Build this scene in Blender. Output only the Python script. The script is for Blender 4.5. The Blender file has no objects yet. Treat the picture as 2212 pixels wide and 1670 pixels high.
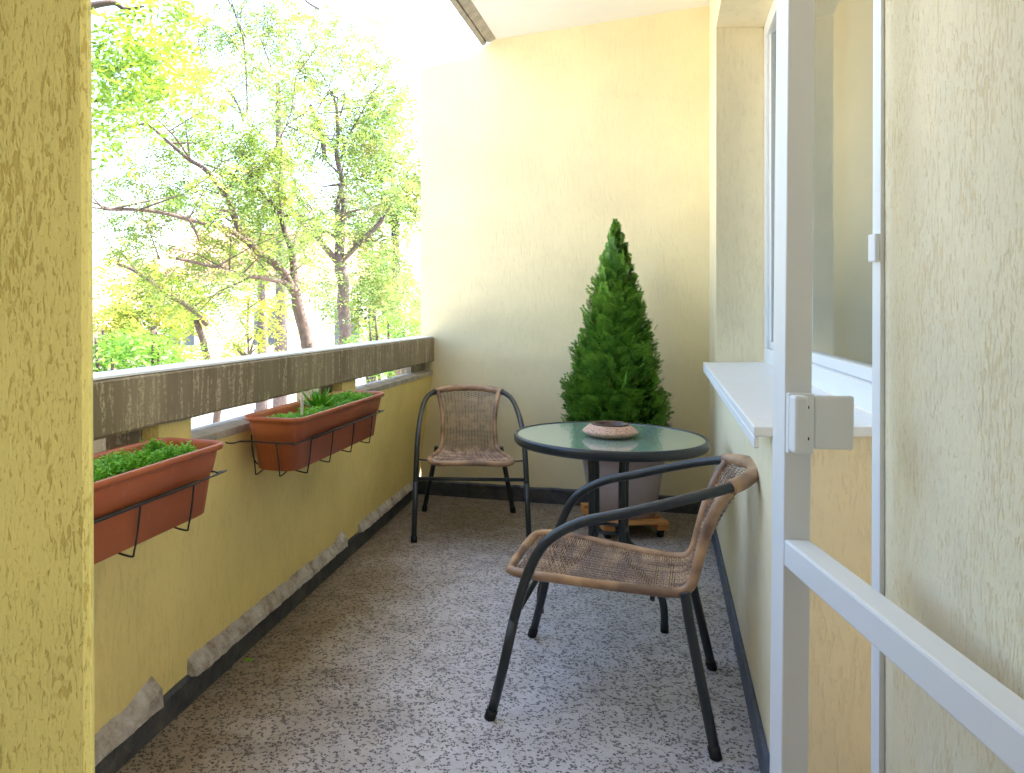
import bpy, math, random
from mathutils import Vector, Matrix, noise as mnoise
R = math.radians
random.seed(7)
sc = bpy.context.scene
col = sc.collection
# ---------------------------------------------------------------- survey of the place
# a sight (x, y) of the 2212 x 1670 survey frame plus a distance gives a point of the place; eye at 1.20 m
F, CX, CY, EYE = 1600.0, 880.0, 677.0, 1.20
def at(x, y, Y): return Vector(((x-CX)/F*Y, Y, EYE-(y-CY)/F*Y))
def fl(x, y):
    Y = EYE*F/(y-CY); return Vector(((x-CX)/F*Y, Y, 0))
# ---------------------------------------------------------------- mesh helper
class MB:
    def __init__(s): s.v=[]; s.f=[]; s.sm=[]
    def add(s, vs, fs, smooth=False):
        b=len(s.v); s.v+= [tuple(v) for v in vs]
        for f in fs: s.f.append(tuple(b+i for i in f)); s.sm.append(smooth)
    def box(s, lo, hi, M=None):
        x0,y0,z0=lo; x1,y1,z1=hi
        vs=[Vector(p) for p in ((x0,y0,z0),(x1,y0,z0),(x1,y1,z0),(x0,y1,z0),(x0,y0,z1),(x1,y0,z1),(x1,y1,z1),(x0,y1,z1))]
        if M is not None: vs=[M@v for v in vs]
        s.hexa(vs)
    def hexa(s, vs):  # 4 bottom ccw, 4 top ccw
        s.add(vs, [(3,2,1,0),(4,5,6,7),(0,1,5,4),(1,2,6,5),(2,3,7,6),(3,0,4,7)])
    def prism(s, ring, z0, z1):
        n=len(ring)
        vs=[(p[0],p[1],z0) for p in ring]+[(p[0],p[1],z1) for p in ring]
        s.add(vs,[tuple(range(n))[::-1],tuple(range(n,2*n))]+[(i,(i+1)%n,n+(i+1)%n,n+i) for i in range(n)])
    def loft(s, rings, cap=True, smooth=True, closed=True):
        n=len(rings[0]); vs=[p for r in rings for p in r]; fs=[]
        for k in range(len(rings)-1):
            for i in range(n if closed else n-1):
                j=(i+1)%n; fs.append((k*n+i,k*n+j,(k+1)*n+j,(k+1)*n+i))
        b=len(s.v); s.add(vs,fs,smooth)
        if cap:
            s.f.append(tuple(b+i for i in range(n))[::-1]); s.sm.append(False)
            q=b+(len(rings)-1)*n; s.f.append(tuple(q+i for i in range(n))); s.sm.append(False)
    def tube(s, pts, r, n=10, cap=True, smooth=True, flat=1.0):
        pts=[Vector(p) for p in pts]; m=len(pts)
        rr=r if isinstance(r,(list,tuple)) else [r]*m
        T=[]
        for i in range(m):
            a=pts[max(i-1,0)]; b=pts[min(i+1,m-1)]
            t=(b-a); T.append(t.normalized() if t.length>1e-9 else Vector((0,0,1)))
        N=T[0].cross(Vector((0,0,1)))
        if N.length<1e-3: N=T[0].cross(Vector((1,0,0)))
        N.normalize(); rings=[]
        for i in range(m):
            N=(N-T[i]*N.dot(T[i])); 
            if N.length<1e-6: N=T[i].orthogonal()
            N.normalize(); B=T[i].cross(N)
            rings.append([pts[i]+(N*math.cos(2*math.pi*k/n)+B*math.sin(2*math.pi*k/n)*flat)*rr[i] for k in range(n)])
        s.loft(rings,cap,smooth)
    def lathe(s, prof, n=48, c=(0,0,0)):
        rings=[[(c[0]+r*math.cos(2*math.pi*k/n),c[1]+r*math.sin(2*math.pi*k/n),c[2]+z) for k in range(n)] for r,z in prof]
        s.loft(rings,True,True)
    def build(s, name, mat, parent=None, bevel=0, loc=None):
        me=bpy.data.meshes.new(name); me.from_pydata(s.v,[],s.f); me.update()
        me.polygons.foreach_set('use_smooth', s.sm)
        if mat: me.materials.append(mat)
        o=bpy.data.objects.new(name,me); col.objects.link(o)
        if parent: o.parent=parent
        if loc is not None: o.location=loc
        if bevel:
            b=o.modifiers.new('bevel','BEVEL'); b.width=bevel; b.segments=2; b.limit_method='ANGLE'; b.angle_limit=R(40)
        return o
def tag(o,label=None,cat=None,group=None,kind=None):
    if label: o['label']=label
    if cat: o['category']=cat
    if group: o['group']=group
    if kind: o['kind']=kind
    return o
def empty(name,loc=(0,0,0),rz=0):
    o=bpy.data.objects.new(name,None); o.location=loc; o.rotation_euler=(0,0,rz); o.empty_display_size=.1; col.objects.link(o); return o
def kids(o): return [c for c in bpy.data.objects if c.parent==o]
def copy_tree(o,parent=None):
    c=o.copy(); col.objects.link(c); c.parent=parent
    for ch in kids(o): copy_tree(ch,c)
    return c
def smooth_path(P, k=6):
    P=[Vector(p) for p in P]; out=[]
    for i in range(len(P)-1):
        p0=P[max(i-1,0)];p1=P[i];p2=P[i+1];p3=P[min(i+2,len(P)-1)]
        for j in range(k):
            t=j/k; out.append(.5*((2*p1)+(p2-p0)*t+(2*p0-5*p1+4*p2-p3)*t*t+(3*p1-p0-3*p2+p3)*t**3))
    out.append(P[-1]); return out
# ---------------------------------------------------------------- materials
def new_mat(name):
    m=bpy.data.materials.new(name); m.use_nodes=True; nt=m.node_tree; b=nt.nodes['Principled BSDF']; return m,nt,b
def nd(nt,t,**kw):
    n=nt.nodes.new(t)
    for k,v in kw.items():
        if k in n.inputs: n.inputs[k].default_value=v
        else: setattr(n,k,v)
    return n
def coords(nt,scale=(1,1,1),rot=0,src='Object'):
    tc=nd(nt,'ShaderNodeTexCoord'); mp=nd(nt,'ShaderNodeMapping'); mp.inputs['Scale'].default_value=scale; mp.inputs['Rotation'].default_value=(0,0,rot)
    nt.links.new(tc.outputs[src],mp.inputs['Vector']); return mp.outputs['Vector']
def noise(nt,vec,scale,detail=4,rough=.55,dist=0):
    n=nd(nt,'ShaderNodeTexNoise'); n.inputs['Scale'].default_value=scale; n.inputs['Detail'].default_value=detail; n.inputs['Roughness'].default_value=rough; n.inputs['Distortion'].default_value=dist
    nt.links.new(vec,n.inputs['Vector']); return n.outputs['Fac']
def ramp(nt,fac,stops,interp='LINEAR'):
    r=nd(nt,'ShaderNodeValToRGB'); e=r.color_ramp; e.interpolation=interp
    while len(e.elements)<len(stops): e.elements.new(.5)
    for i,(p,c) in enumerate(stops):
        e.elements[i].position=p; e.elements[i].color=(*c,1) if len(c)==3 else c
    nt.links.new(fac,r.inputs['Fac']); return r.outputs['Color']
def g(v): return (v,v,v)
def mix(nt,fac,a,b,mode='MIX'):
    m=nd(nt,'ShaderNodeMix',data_type='RGBA',blend_type=mode)
    for s,v in (('Factor',fac),('A',a),('B',b)):
        i=[x for x in m.inputs if x.name==s and (x.type=='RGBA' or s=='Factor')][0]
        if hasattr(v,'type') and not isinstance(v,(int,float)): nt.links.new(v,i)
        elif s=='Factor': i.default_value=v
        else: i.default_value=(*v,1)
    return [o for o in m.outputs if o.type=='RGBA'][0]
def math_(nt,op,a,b=0):
    m=nd(nt,'ShaderNodeMath',operation=op)
    for i,v in ((0,a),(1,b)):
        if isinstance(v,(int,float)): m.inputs[i].default_value=v
        else: nt.links.new(v,m.inputs[i])
    return m.outputs[0]
def bump(nt,b,h,strength,dist=.01):
    n=nd(nt,'ShaderNodeBump'); n.inputs['Strength'].default_value=strength; n.inputs['Distance'].default_value=dist
    nt.links.new(h,n.inputs['Height']); nt.links.new(n.outputs['Normal'],b.inputs['Normal'])
def plain(name,c,rough=.5,metal=0,nscale=0,namp=.15,bumpd=0,spec=None):
    m,nt,b=new_mat(name); b.inputs['Roughness'].default_value=rough; b.inputs['Metallic'].default_value=metal
    if spec is not None: b.inputs['Specular IOR Level'].default_value=spec
    if nscale:
        v=coords(nt); f=noise(nt,v,nscale,5)
        nt.links.new(ramp(nt,f,[(.3,tuple(x*(1-namp) for x in c)),(.7,tuple(min(1,x*(1+namp)) for x in c))]),b.inputs['Base Color'])
        if bumpd: bump(nt,b,noise(nt,v,nscale*6,4),.5,bumpd)
    else: b.inputs['Base Color'].default_value=(*c,1)
    return m
def plaster(name,c,scratch,groove=(.6,.55,.5),bd=.004,fine=60,zs=.22):
    """scratched render: short vertical worm marks in a fine sandy ground"""
    m,nt,b=new_mat(name); b.inputs['Roughness'].default_value=.85; b.inputs['Specular IOR Level'].default_value=.2
    v=coords(nt,(1,1,zs)); v2=coords(nt)
    wor=noise(nt,v,fine,5,.62,.5); wor2=noise(nt,v,fine*2.3,3,.6,.3)
    low=noise(nt,v2,2.2,4,.6); sand=noise(nt,v2,260,3,.6); clus=noise(nt,coords(nt,(1,1,.5)),9,4,.6)
    thr=math_(nt,'ADD',wor,math_(nt,'MULTIPLY',math_(nt,'SUBTRACT',clus,.5),.42))
    gap=ramp(nt,thr,[(.385,g(0)),(.44,g(1))])
    gap2=ramp(nt,wor2,[(.34,g(.4)),(.42,g(1))])
    base=ramp(nt,low,[(.3,tuple(x*.93 for x in c)),(.7,tuple(min(.95,x*1.06) for x in c))])
    dark=mix(nt,1.0,base,groove,'MULTIPLY')
    gg=math_(nt,'MULTIPLY',gap,gap2)
    f=math_(nt,'MULTIPLY',math_(nt,'SUBTRACT',1.0,gg),scratch)
    nt.links.new(mix(nt,f,base,dark),b.inputs['Base Color'])
    h=math_(nt,'ADD',math_(nt,'MULTIPLY',wor,.6),math_(nt,'MULTIPLY',sand,.25))
    bump(nt,b,math_(nt,'ADD',h,math_(nt,'MULTIPLY',gg,.6)),.6,bd)
    return m
M={}
M['end']=plaster('overexposed_yellow_render',(.86,.745,.48),.03,bd=.0018,fine=70)  # same yellow paint as the parapet, overexposure put into its colour
M['parapet']=plaster('yellow_render',(.90,.73,.29),.10,bd=.004,fine=75)
M['window_wall']=plaster('pale_render',(.90,.79,.54),.10,bd=.004,fine=70)
M['pillar']=plaster('scratched_olive_render',(.74,.66,.22),.6,(.62,.50,.28),bd=.0035,fine=185,zs=.26)
M['near']=plaster('scratched_cream_render',(.86,.77,.55),.42,(.82,.68,.40),bd=.003,fine=185,zs=.28)
M['ceiling']=plain('white_ceiling_paint',(.82,.81,.78),.9,nscale=3,namp=.03,bumpd=.002)
M['frame']=plain('white_powder_coat',(.80,.82,.84),.35)
M['sill']=plain('white_sill_and_lit_top',(.82,.84,.86),.4,nscale=25,namp=.03)
M['metal']=plain('anthracite_tube',(.022,.028,.035),.33,0,spec=.6)
M['wire']=plain('black_wire',(.02,.02,.022),.45)
M['rubber']=plain('black_rubber',(.012,.012,.013),.7)
M['pot']=plain('taupe_plastic',(.42,.34,.325),.5,nscale=14,namp=.06)
M['soil']=plain('potting_soil',(.035,.022,.014),.95,nscale=80,namp=.5,bumpd=.01)
M['tag']=plain('plant_tag_plastic',(.8,.8,.82),.4)
M['tagred']=plain('red_ink',(.45,.05,.05),.5)
M['bark']=plain('bark',(.085,.062,.055),.9,nscale=18,namp=.35,bumpd=.02)
M['bark2']=plain('pale_bark',(.11,.085,.085),.9,nscale=14,namp=.35,bumpd=.02)
M['twig']=plain('conifer_bark',(.16,.08,.04),.9,nscale=50,namp=.3)
M['blind']=plain('grey_blind_fabric',(.42,.42,.38),.9,nscale=30,namp=.04)
M['light_block']=plain('dark_light_block',(.10,.075,.06),.9,nscale=8,namp=.2)  # dark colour given to the added walls to cut bounced light
M['rock']=plain('dark_gasket',(.03,.035,.04),.6)
def terracotta():
    m,nt,b=new_mat('terracotta_plastic'); v=coords(nt); v2=coords(nt,(1,1,.3))
    f=noise(nt,v,5,5); s=noise(nt,v2,60,4)
    c=ramp(nt,f,[(.3,(.36,.088,.030)),(.7,(.46,.125,.045))])
    c=mix(nt,math_(nt,'MULTIPLY',ramp(nt,s,[(.62,g(0)),(.72,g(1))]),.25),c,(.55,.30,.2))
    nt.links.new(c,b.inputs['Base Color']); b.inputs['Roughness'].default_value=.42
    return m
M['terracotta']=terracotta()
def terrazzo():
    m,nt,b=new_mat('terrazzo'); v=coords(nt); tc=v
    nv=nd(nt,'ShaderNodeTexNoise'); nv.inputs['Scale'].default_value=70; nv.inputs['Detail'].default_value=2; nt.links.new(v,nv.inputs['Vector'])
    ad=nd(nt,'ShaderNodeVectorMath',operation='MULTIPLY_ADD'); nt.links.new(nv.outputs['Color'],ad.inputs[0]); ad.inputs[1].default_value=(.022,.022,.022); nt.links.new(v,ad.inputs[2])
    vo=nd(nt,'ShaderNodeTexVoronoi',feature='F1'); vo.inputs['Scale'].default_value=118; nt.links.new(ad.outputs[0],vo.inputs['Vector'])
    ve=nd(nt,'ShaderNodeTexVoronoi',feature='DISTANCE_TO_EDGE'); ve.inputs['Scale'].default_value=118; nt.links.new(ad.outputs[0],ve.inputs['Vector'])
    sep=nd(nt,'ShaderNodeSeparateColor'); nt.links.new(vo.outputs['Color'],sep.inputs[0])
    chip=math_(nt,'MULTIPLY',math_(nt,'GREATER_THAN',sep.outputs[0],.62),ramp(nt,ve.outputs['Distance'],[(.04,g(0)),(.13,g(1))]))
    white=math_(nt,'MULTIPLY',math_(nt,'LESS_THAN',sep.outputs[0],.16),ramp(nt,ve.outputs['Distance'],[(.04,g(0)),(.1,g(1))]))
    cement=ramp(nt,noise(nt,v,9,5),[(.3,(.50,.48,.52)),(.7,(.67,.65,.70))])
    darkc=ramp(nt,sep.outputs[1],[(0,(.035,.034,.045)),(1,(.10,.09,.10))])
    c=mix(nt,math_(nt,'MULTIPLY',chip,.92),cement,darkc)
    c=mix(nt,white,c,(.56,.55,.56))
    # brown grime: a band along the parapet and a patch in the far corner, plus blotches
    sx=nd(nt,'ShaderNodeSeparateXYZ'); nt.links.new(v,sx.inputs[0])
    d=math_(nt,'SUBTRACT',sx.outputs[0],math_(nt,'ADD',math_(nt,'MULTIPLY',sx.outputs[1],.2794),-1.30))  # metres from parapet foot
    bl=noise(nt,v,2.6,7,.70)
    g1=ramp(nt,math_(nt,'ADD',d,math_(nt,'MULTIPLY',math_(nt,'SUBTRACT',bl,.5),1.1)),[(.14,g(1)),(.78,g(0))])
    fy=ramp(nt,math_(nt,'MULTIPLY',math_(nt,'ADD',sx.outputs[1],math_(nt,'MULTIPLY',math_(nt,'SUBTRACT',bl,.5),1.2)),.2),[(.66,g(0)),(.82,g(1))])
    gg=math_(nt,'MAXIMUM',g1,fy)
    c=mix(nt,math_(nt,'MULTIPLY',gg,.95),c,mix(nt,1.0,c,(.46,.37,.24),'MULTIPLY'))
    blot=ramp(nt,noise(nt,v,5.5,6,.7),[(.52,g(0)),(.72,g(1))])
    c=mix(nt,math_(nt,'MULTIPLY',blot,.6),c,mix(nt,1.0,c,(.55,.50,.47),'MULTIPLY'))
    nt.links.new(c,b.inputs['Base Color'])
    nt.links.new(ramp(nt,noise(nt,v,12,5),[(.3,g(.42)),(.7,g(.68))]),b.inputs['Roughness'])
    bump(nt,b,noise(nt,v,40,4),.15,.004)
    return m
M['terrazzo']=terrazzo()
def concrete_stained():
    m,nt,b=new_mat('streaked_concrete'); v=coords(nt,(1,1,.10)); v2=coords(nt)
    d=noise(nt,v,42,6,.68,.5); f=noise(nt,v2,90,4,.7); l=noise(nt,v,6,4)
    base=ramp(nt,l,[(.3,(.23,.185,.125)),(.7,(.38,.315,.225))])
    streak=ramp(nt,d,[(.51,g(0)),(.56,g(1))])
    pat=ramp(nt,math_(nt,'MULTIPLY',streak,ramp(nt,f,[(.42,g(.05)),(.58,g(1))])),[(.1,g(0)),(.8,g(1))])
    c=mix(nt,math_(nt,'MULTIPLY',pat,.7),base,(.66,.57,.40))
    nt.links.new(c,b.inputs['Base Color']); b.inputs['Roughness'].default_value=.9
    bump(nt,b,f,.5,.006); return m
M['beam']=concrete_stained()
def skirt():
    m,nt,b=new_mat('dark_skirting'); v=coords(nt)
    f=noise(nt,v,11,6,.7); f2=noise(nt,v,60,4,.7)
    c=ramp(nt,f,[(.35,(.035,.037,.042)),(.6,(.085,.085,.088)),(.78,(.22,.19,.16))])
    c=mix(nt,math_(nt,'MULTIPLY',ramp(nt,f2,[(.6,g(0)),(.75,g(1))]),.35),c,(.3,.28,.26))
    nt.links.new(c,b.inputs['Base Color']); b.inputs['Roughness'].default_value=.6; bump(nt,b,f2,.5,.006); return m
M['skirt']=skirt()
def skirt_blue():
    m,nt,b=new_mat('blue_grey_skirting'); v=coords(nt); f=noise(nt,v,12,6,.7)
    nt.links.new(ramp(nt,f,[(.3,(.055,.075,.12)),(.7,(.12,.15,.21))]),b.inputs['Base Color']); b.inputs['Roughness'].default_value=.55; bump(nt,b,noise(nt,v,60,4),.4,.005); return m
M['skirt2']=skirt_blue()
def mortar():
    m,nt,b=new_mat('broken_mortar'); v=coords(nt); f=noise(nt,v,14,6,.7); f2=noise(nt,v,70,5,.7)
    c=ramp(nt,f,[(.3,(.26,.19,.14)),(.48,(.50,.45,.40)),(.68,(.70,.67,.63))])
    nt.links.new(c,b.inputs['Base Color']); b.inputs['Roughness'].default_value=.95; bump(nt,b,f2,.9,.012); return m
M['mortar']=mortar()
M['ledge']=plain('grey_mortar_ledge',(.46,.41,.35),.9,nscale=16,namp=.25,bumpd=.01)
def wicker(name,holes=False):
    m,nt,b=new_mat(name); v=coords(nt); 
    l=noise(nt,coords(nt,(1,.25,1)),26,3,.5); f=noise(nt,v,140,3,.6); y=noise(nt,coords(nt,(.1,1,1)),14,2)
    c=ramp(nt,l,[(.36,(.21,.125,.10)),(.5,(.46,.31,.20)),(.66,(.72,.53,.36))])
    c=mix(nt,math_(nt,'MULTIPLY',ramp(nt,y,[(.46,g(0)),(.56,g(1))]),.7),c,(.13,.08,.085))
    c=mix(nt,math_(nt,'MULTIPLY',f,.3),c,(.50,.30,.17))
    nt.links.new(c,b.inputs['Base Color']); b.inputs['Roughness'].default_value=.5
    return m
M['wicker']=wicker('woven_resin')
def wrap():
    m,nt,b=new_mat('wrapped_resin'); v=coords(nt)
    f=noise(nt,coords(nt,(1,1,1)),9,3); w=nd(nt,'ShaderNodeTexNoise'); w.inputs['Scale'].default_value=170; w.inputs['Detail'].default_value=2; nt.links.new(v,w.inputs['Vector'])
    f=noise(nt,v,11,2,.5)
    c=ramp(nt,f,[(.34,(.22,.13,.09)),(.48,(.42,.25,.15)),(.66,(.58,.36,.21))])
    nt.links.new(c,b.inputs['Base Color']); b.inputs['Roughness'].default_value=.36; bump(nt,b,w.outputs['Fac'],.3,.003); return m
M['wrap']=wrap()
def glass_top():
    m,nt,b=new_mat('pebbled_glass'); v=coords(nt)
    b.inputs['Base Color'].default_value=(.50,.72,.63,1); b.inputs['Roughness'].default_value=.07; b.inputs['Coat Weight'].default_value=.8; b.inputs['Coat Roughness'].default_value=.03
    b.inputs['Transmission Weight'].default_value=.45; b.inputs['IOR'].default_value=1.52
    b.inputs['Specular IOR Level'].default_value=.8
    vo=nd(nt,'ShaderNodeTexVoronoi'); vo.inputs['Scale'].default_value=110; nt.links.new(v,vo.inputs['Vector'])
    bump(nt,b,math_(nt,'ADD',vo.outputs['Distance'],noise(nt,v,160,2)),.10,.002); return m
M['glass_top']=glass_top()
def pane():
    m,nt,b=new_mat('window_glass'); b.inputs['Base Color'].default_value=(.8,.86,.86,1); b.inputs['Roughness'].default_value=.03
    b.inputs['Transmission Weight'].default_value=1; b.inputs['IOR'].default_value=1.45; return m
M['pane']=pane()
def clay():
    m,nt,b=new_mat('carved_clay'); v=coords(nt); vo=nd(nt,'ShaderNodeTexVoronoi'); vo.inputs['Scale'].default_value=130; nt.links.new(v,vo.inputs['Vector'])
    c=ramp(nt,vo.outputs['Distance'],[(.15,(.34,.17,.10)),(.5,(.66,.42,.31))]); nt.links.new(c,b.inputs['Base Color']); b.inputs['Roughness'].default_value=.6
    bump(nt,b,vo.outputs['Distance'],.6,.004); return m
M['clay']=clay()
M['clay_dark']=plain('dark_glazed_clay',(.10,.055,.04),.35,nscale=40,namp=.3)
def wood():
    m,nt,b=new_mat('orange_pine'); v=coords(nt,(.15,1,1)); f=noise(nt,v,60,5)
    nt.links.new(ramp(nt,f,[(.3,(.42,.17,.045)),(.7,(.66,.31,.09))]),b.inputs['Base Color']); b.inputs['Roughness'].default_value=.5; return m
M['wood']=wood()
def leaf(name,c1,c2,trans=.45,scale=3,rough=.45,yellow=None):
    m,nt,b=new_mat(name); v=coords(nt); f=noise(nt,v,scale,3); f2=noise(nt,v,scale*11,2)
    c=ramp(nt,f,[(.35,c1),(.65,c2)])
    if yellow: c=mix(nt,ramp(nt,noise(nt,v,scale*.7,3),[(.52,g(0)),(.62,g(.8))]),c,yellow)
    c=mix(nt,math_(nt,'MULTIPLY',f2,.5),c,tuple(x*.6 for x in c1))
    nt.links.new(c,b.inputs['Base Color']); b.inputs['Roughness'].default_value=rough
    tr=nd(nt,'ShaderNodeBsdfTranslucent'); mx=nd(nt,'ShaderNodeMixShader'); mx.inputs[0].default_value=trans
    nt.links.new(mix(nt,.5,c,(min(1,c2[0]*1.5),min(1,c2[1]*1.5),c2[2]*.8)),tr.inputs['Color'])
    out=nt.nodes['Material Output']; nt.links.new(b.outputs[0],mx.inputs[1]); nt.links.new(tr.outputs[0],mx.inputs[2]); nt.links.new(mx.outputs[0],out.inputs['Surface'])
    return m
M['leafA']=leaf('ash_leaves',(.08,.16,.035),(.15,.23,.05),yellow=(.36,.32,.09))
M['leafB']=leaf('walnut_leaves',(.08,.17,.06),(.16,.24,.07),yellow=(.40,.30,.12))
M['leafC']=leaf('elm_leaves',(.14,.24,.03),(.26,.30,.05),yellow=(.44,.34,.05))
M['leafD']=leaf('near_bright_leaves',(.10,.22,.025),(.19,.30,.04))
M['leafE']=leaf('shrub_leaves',(.08,.22,.03),(.17,.32,.05))
M['conifer']=leaf('conifer_sprays',(.055,.18,.025),(.27,.50,.06),.22,13,.5)
M['sedum']=leaf('stonecrop_leaves',(.14,.42,.03),(.36,.72,.08),.5,30,.4)
M['aloe']=leaf('rosette_leaves',(.12,.42,.03),(.28,.66,.06),.25,20,.35)
# ---------------------------------------------------------------- lines of the balcony
def WX(Y): return -1.3647+.311*Y            # inner face of parapet at its top
def BX(Y): return -1.3015+.2794*Y           # foot of parapet (skirting front)
def RX(Y): return .264+.348*Y               # window wall face
def RB(Y): return .249+.348*Y               # its skirting front
def FY(X): return 4.90-.2988*(X-.183)       # end wall face
TOPW=.812
U=Vector((.297,.955,0)).normalized(); NRM=Vector((.955,-.297,0)).normalized()   # along parapet, into balcony
# floor
f=MB(); pts=[(BX(-2)-.1,-2),(RX(-2)+.6,-2),(RX(4.4)+.6,4.7),(RX(4.4)+.2,4.72),(0,5.1),(-.35,5.1),(BX(2)-.14,2)]
f.prism([(-2.6,-4.2),(1.6,-4.2),(2.6,4.6),(1.5,4.75),(.0,5.12),(-.14,4.95)],-.18,0)
o=f.build('balcony_floor',M['terrazzo']); tag(o,kind='structure')
# parapet wall (ruled face: plumb near the pillar, leaning in slightly at the far end)
pw=empty('parapet_wall',(WX(1.2),1.2,0)); tag(pw,'low yellow rendered balcony parapet with stained concrete beam along its top','parapet wall')
def child(mb,name,mat,root,bevel=0):
    o=mb.build(name,mat,root,bevel); o.location=-Vector(root.location) if root.rotation_euler.z==0 else o.location; return o
Y0,Y1=1.18,4.96
w=MB(); n=30; rings=[]
for i in range(n+1):
    Y=Y0+(Y1-Y0)*i/n; xb=BX(Y)-.016; xt=WX(Y)
    ring=[Vector((xb,Y,0)),Vector((xb+(xt-xb)*.5,Y,TOPW*.5)),Vector((xt,Y,TOPW-.012)),Vector((xt-.012,Y,TOPW)),Vector((xt-.10,Y,TOPW)),Vector((xb-.10,Y,-.18)),Vector((xb,Y,-.18))]
    rings.append(ring)
w.loft(rings,True,False); child(w,'rendered_wall',M['parapet'],pw)
# sloping mortar ledge on the wall top
lg=MB()
def ledge(a,b):
    rs=[]; k=max(2,int((b-a)/.05))
    for i in range(k+1):
        Y=a+(b-a)*i/k; x=WX(Y); j=mnoise.noise(Vector((Y*9,0,0)))*.004
        rs.append([Vector((x+.004+j,Y,TOPW-.020+j)),Vector((x+.006+j,Y,TOPW+.004)),Vector((x-.04,Y,TOPW+.016+j)),Vector((x-.09,Y,TOPW+.012)),Vector((x-.09,Y,TOPW-.02)),Vector((x-.02,Y,TOPW-.03))])
    lg.loft(rs,True,False)
for a,b in ((1.2,1.95),(2.265,3.27),(3.585,4.93)): ledge(a,b)
child(lg,'mortar_ledge',M['ledge'],pw)
for (a,b,c) in ((1.97,2.108,2.262),(3.29,3.42,3.582),(4.62,4.74,4.93)):
    pr=MB(); pr.hexa([Vector((WX(a)-.15,a,TOPW-.05)),Vector((WX(a)-.05,a,TOPW-.05)),Vector((WX(c)-.05,c-.01,TOPW-.05)),Vector((WX(c)-.15,c-.01,TOPW-.05)),
              Vector((WX(a)-.15,a,.884)),Vector((WX(a)-.05,a,.884)),Vector((WX(c)-.05,c-.01,.884)),Vector((WX(c)-.15,c-.01,.884))])
    child(pr,'support_block',M['beam'],pw)
    if c<4.9:
        pr=MB(); pr.hexa([Vector((WX(b)-.045,b,TOPW+.001)),Vector((WX(b)+.001,b,TOPW+.001)),Vector((WX(c)+.001,c,TOPW+.001)),Vector((WX(c)-.045,c,TOPW+.001)),
              Vector((WX(b)-.045,b,.888)),Vector((WX(b)+.001,b,.888)),Vector((WX(c)+.001,c,.888)),Vector((WX(c)-.045,c,.888))])
        child(pr,'rendered_block',M['parapet'],pw)
bm_=MB(); rs=[]
for i in range(41):
    Y=Y0-.02+(4.90-Y0+.02)*i/40; x=WX(Y)+.02; zt=1.030+.0030*(Y-1.2); j=mnoise.noise(Vector((Y*5,3,0)))*.003; j2=mnoise.noise(Vector((Y*7,9,0)))*.005
    rs.append([Vector((x-.006,Y,.884+j2)),Vector((x+j,Y,.892+j2)),Vector((x+j,Y,zt-.006)),Vector((x-.006,Y,zt)),Vector((x-.085,Y,zt+.003)),Vector((x-.085,Y,.884))])
bm_.loft(rs,True,False); child(bm_,'concrete_beam',M['beam'],pw)
tp=MB(); rs=[]
for i in range(41):
    Y=Y0-.02+(4.885-Y0+.02)*i/40; x=WX(Y)+.02; zt=1.032+.0030*(Y-1.2)
    rs.append([Vector((x-.004,Y,zt)),Vector((x-.006,Y,zt+.006)),Vector((x-.095,Y,zt+.009)),Vector((x-.095,Y,zt+.001))])
tp.loft(rs,True,False); child(tp,'lit_beam_top',M['sill'],pw)  # white strip paints the daylit top of the concrete beam
sk=MB(); rs=[]
for i in range(61):
    Y=Y0+(4.90-Y0)*i/60; x=BX(Y); j=mnoise.noise(Vector((Y*6,0,5)))*.006; t=mnoise.noise(Vector((Y*9,0,15)))*.004
    rs.append([Vector((x+j*.5,Y,-.01)),Vector((x+j*.5,Y,.075+j)),Vector((x-.006,Y,.085+j)),Vector((x-.02,Y,.087+j)),Vector((x-.02,Y,-.01))])
sk.loft(rs,True,False); child(sk,'skirting',M['skirt'],pw)
mo=MB()
def fillet(a,b,tall):
    rs=[]; k=max(6,int((b-a)/.012))
    for i in range(k+1):
        Y=a+(b-a)*i/k; x=BX(Y)-.016; j=mnoise.noise(Vector((Y*11,2,0)))*.008+mnoise.noise(Vector((Y*45,2,0)))*.005; h=.138+j
        if (b-Y)<.10 and tall: h+=.032*(1-(b-Y)/.10)
        p=.034+mnoise.noise(Vector((Y*13,8,0)))*.008+mnoise.noise(Vector((Y*47,8,0)))*.004
        rs.append([Vector((x-.01,Y,.08)),Vector((x+p+.004,Y,.084)),Vector((x+p,Y,h-.036)),Vector((x+.006,Y,h)),Vector((x-.012,Y,h+.002))])
    mo.loft(rs,True,False)
fillet(1.20,2.10,True); fillet(2.278,3.55,True); fillet(3.78,4.80,False)
child(mo,'mortar_fillet',M['mortar'],pw)
# end wall with its ragged top outline
ew=empty('end_wall',(1.0,FY(1.0),0)); tag(ew,'tall light-paled yellow rendered wall closing the far end of the balcony','wall')
def on_end(x,y):   # sight to end wall plane
    k=(x-CX)/F; Y=(4.90+.2988*.183)/(1+.2988*k); return at(x,y,Y)
top=[on_end(*p) for p in ((909,147),(942,141),(975,134),(1003,128),(1020,121),(1032,113),(1044,102),(1060,90),(1072,80))]
outl=[Vector((top[0].x,FY(top[0].x),-.5))]+top+[Vector((-.10+.51,0,3.3)),Vector((2.0,0,3.3)),Vector((2.0,0,-.5))]
outl=[Vector((p.x,FY(p.x),p.z)) for p in outl]
bk=Vector((.286,.958,0))*.14; n=len(outl); e=MB()
e.add(outl+[p+bk for p in outl],[tuple(range(n))]+[tuple(range(n,2*n))[::-1]]+[(i,n+i,n+(i+1)%n,(i+1)%n) for i in range(n)])
child(e,'rendered_wall',M['end'],ew)
s2=MB(); rs=[]
fd=Vector((-.286,-.958,0))
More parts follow.
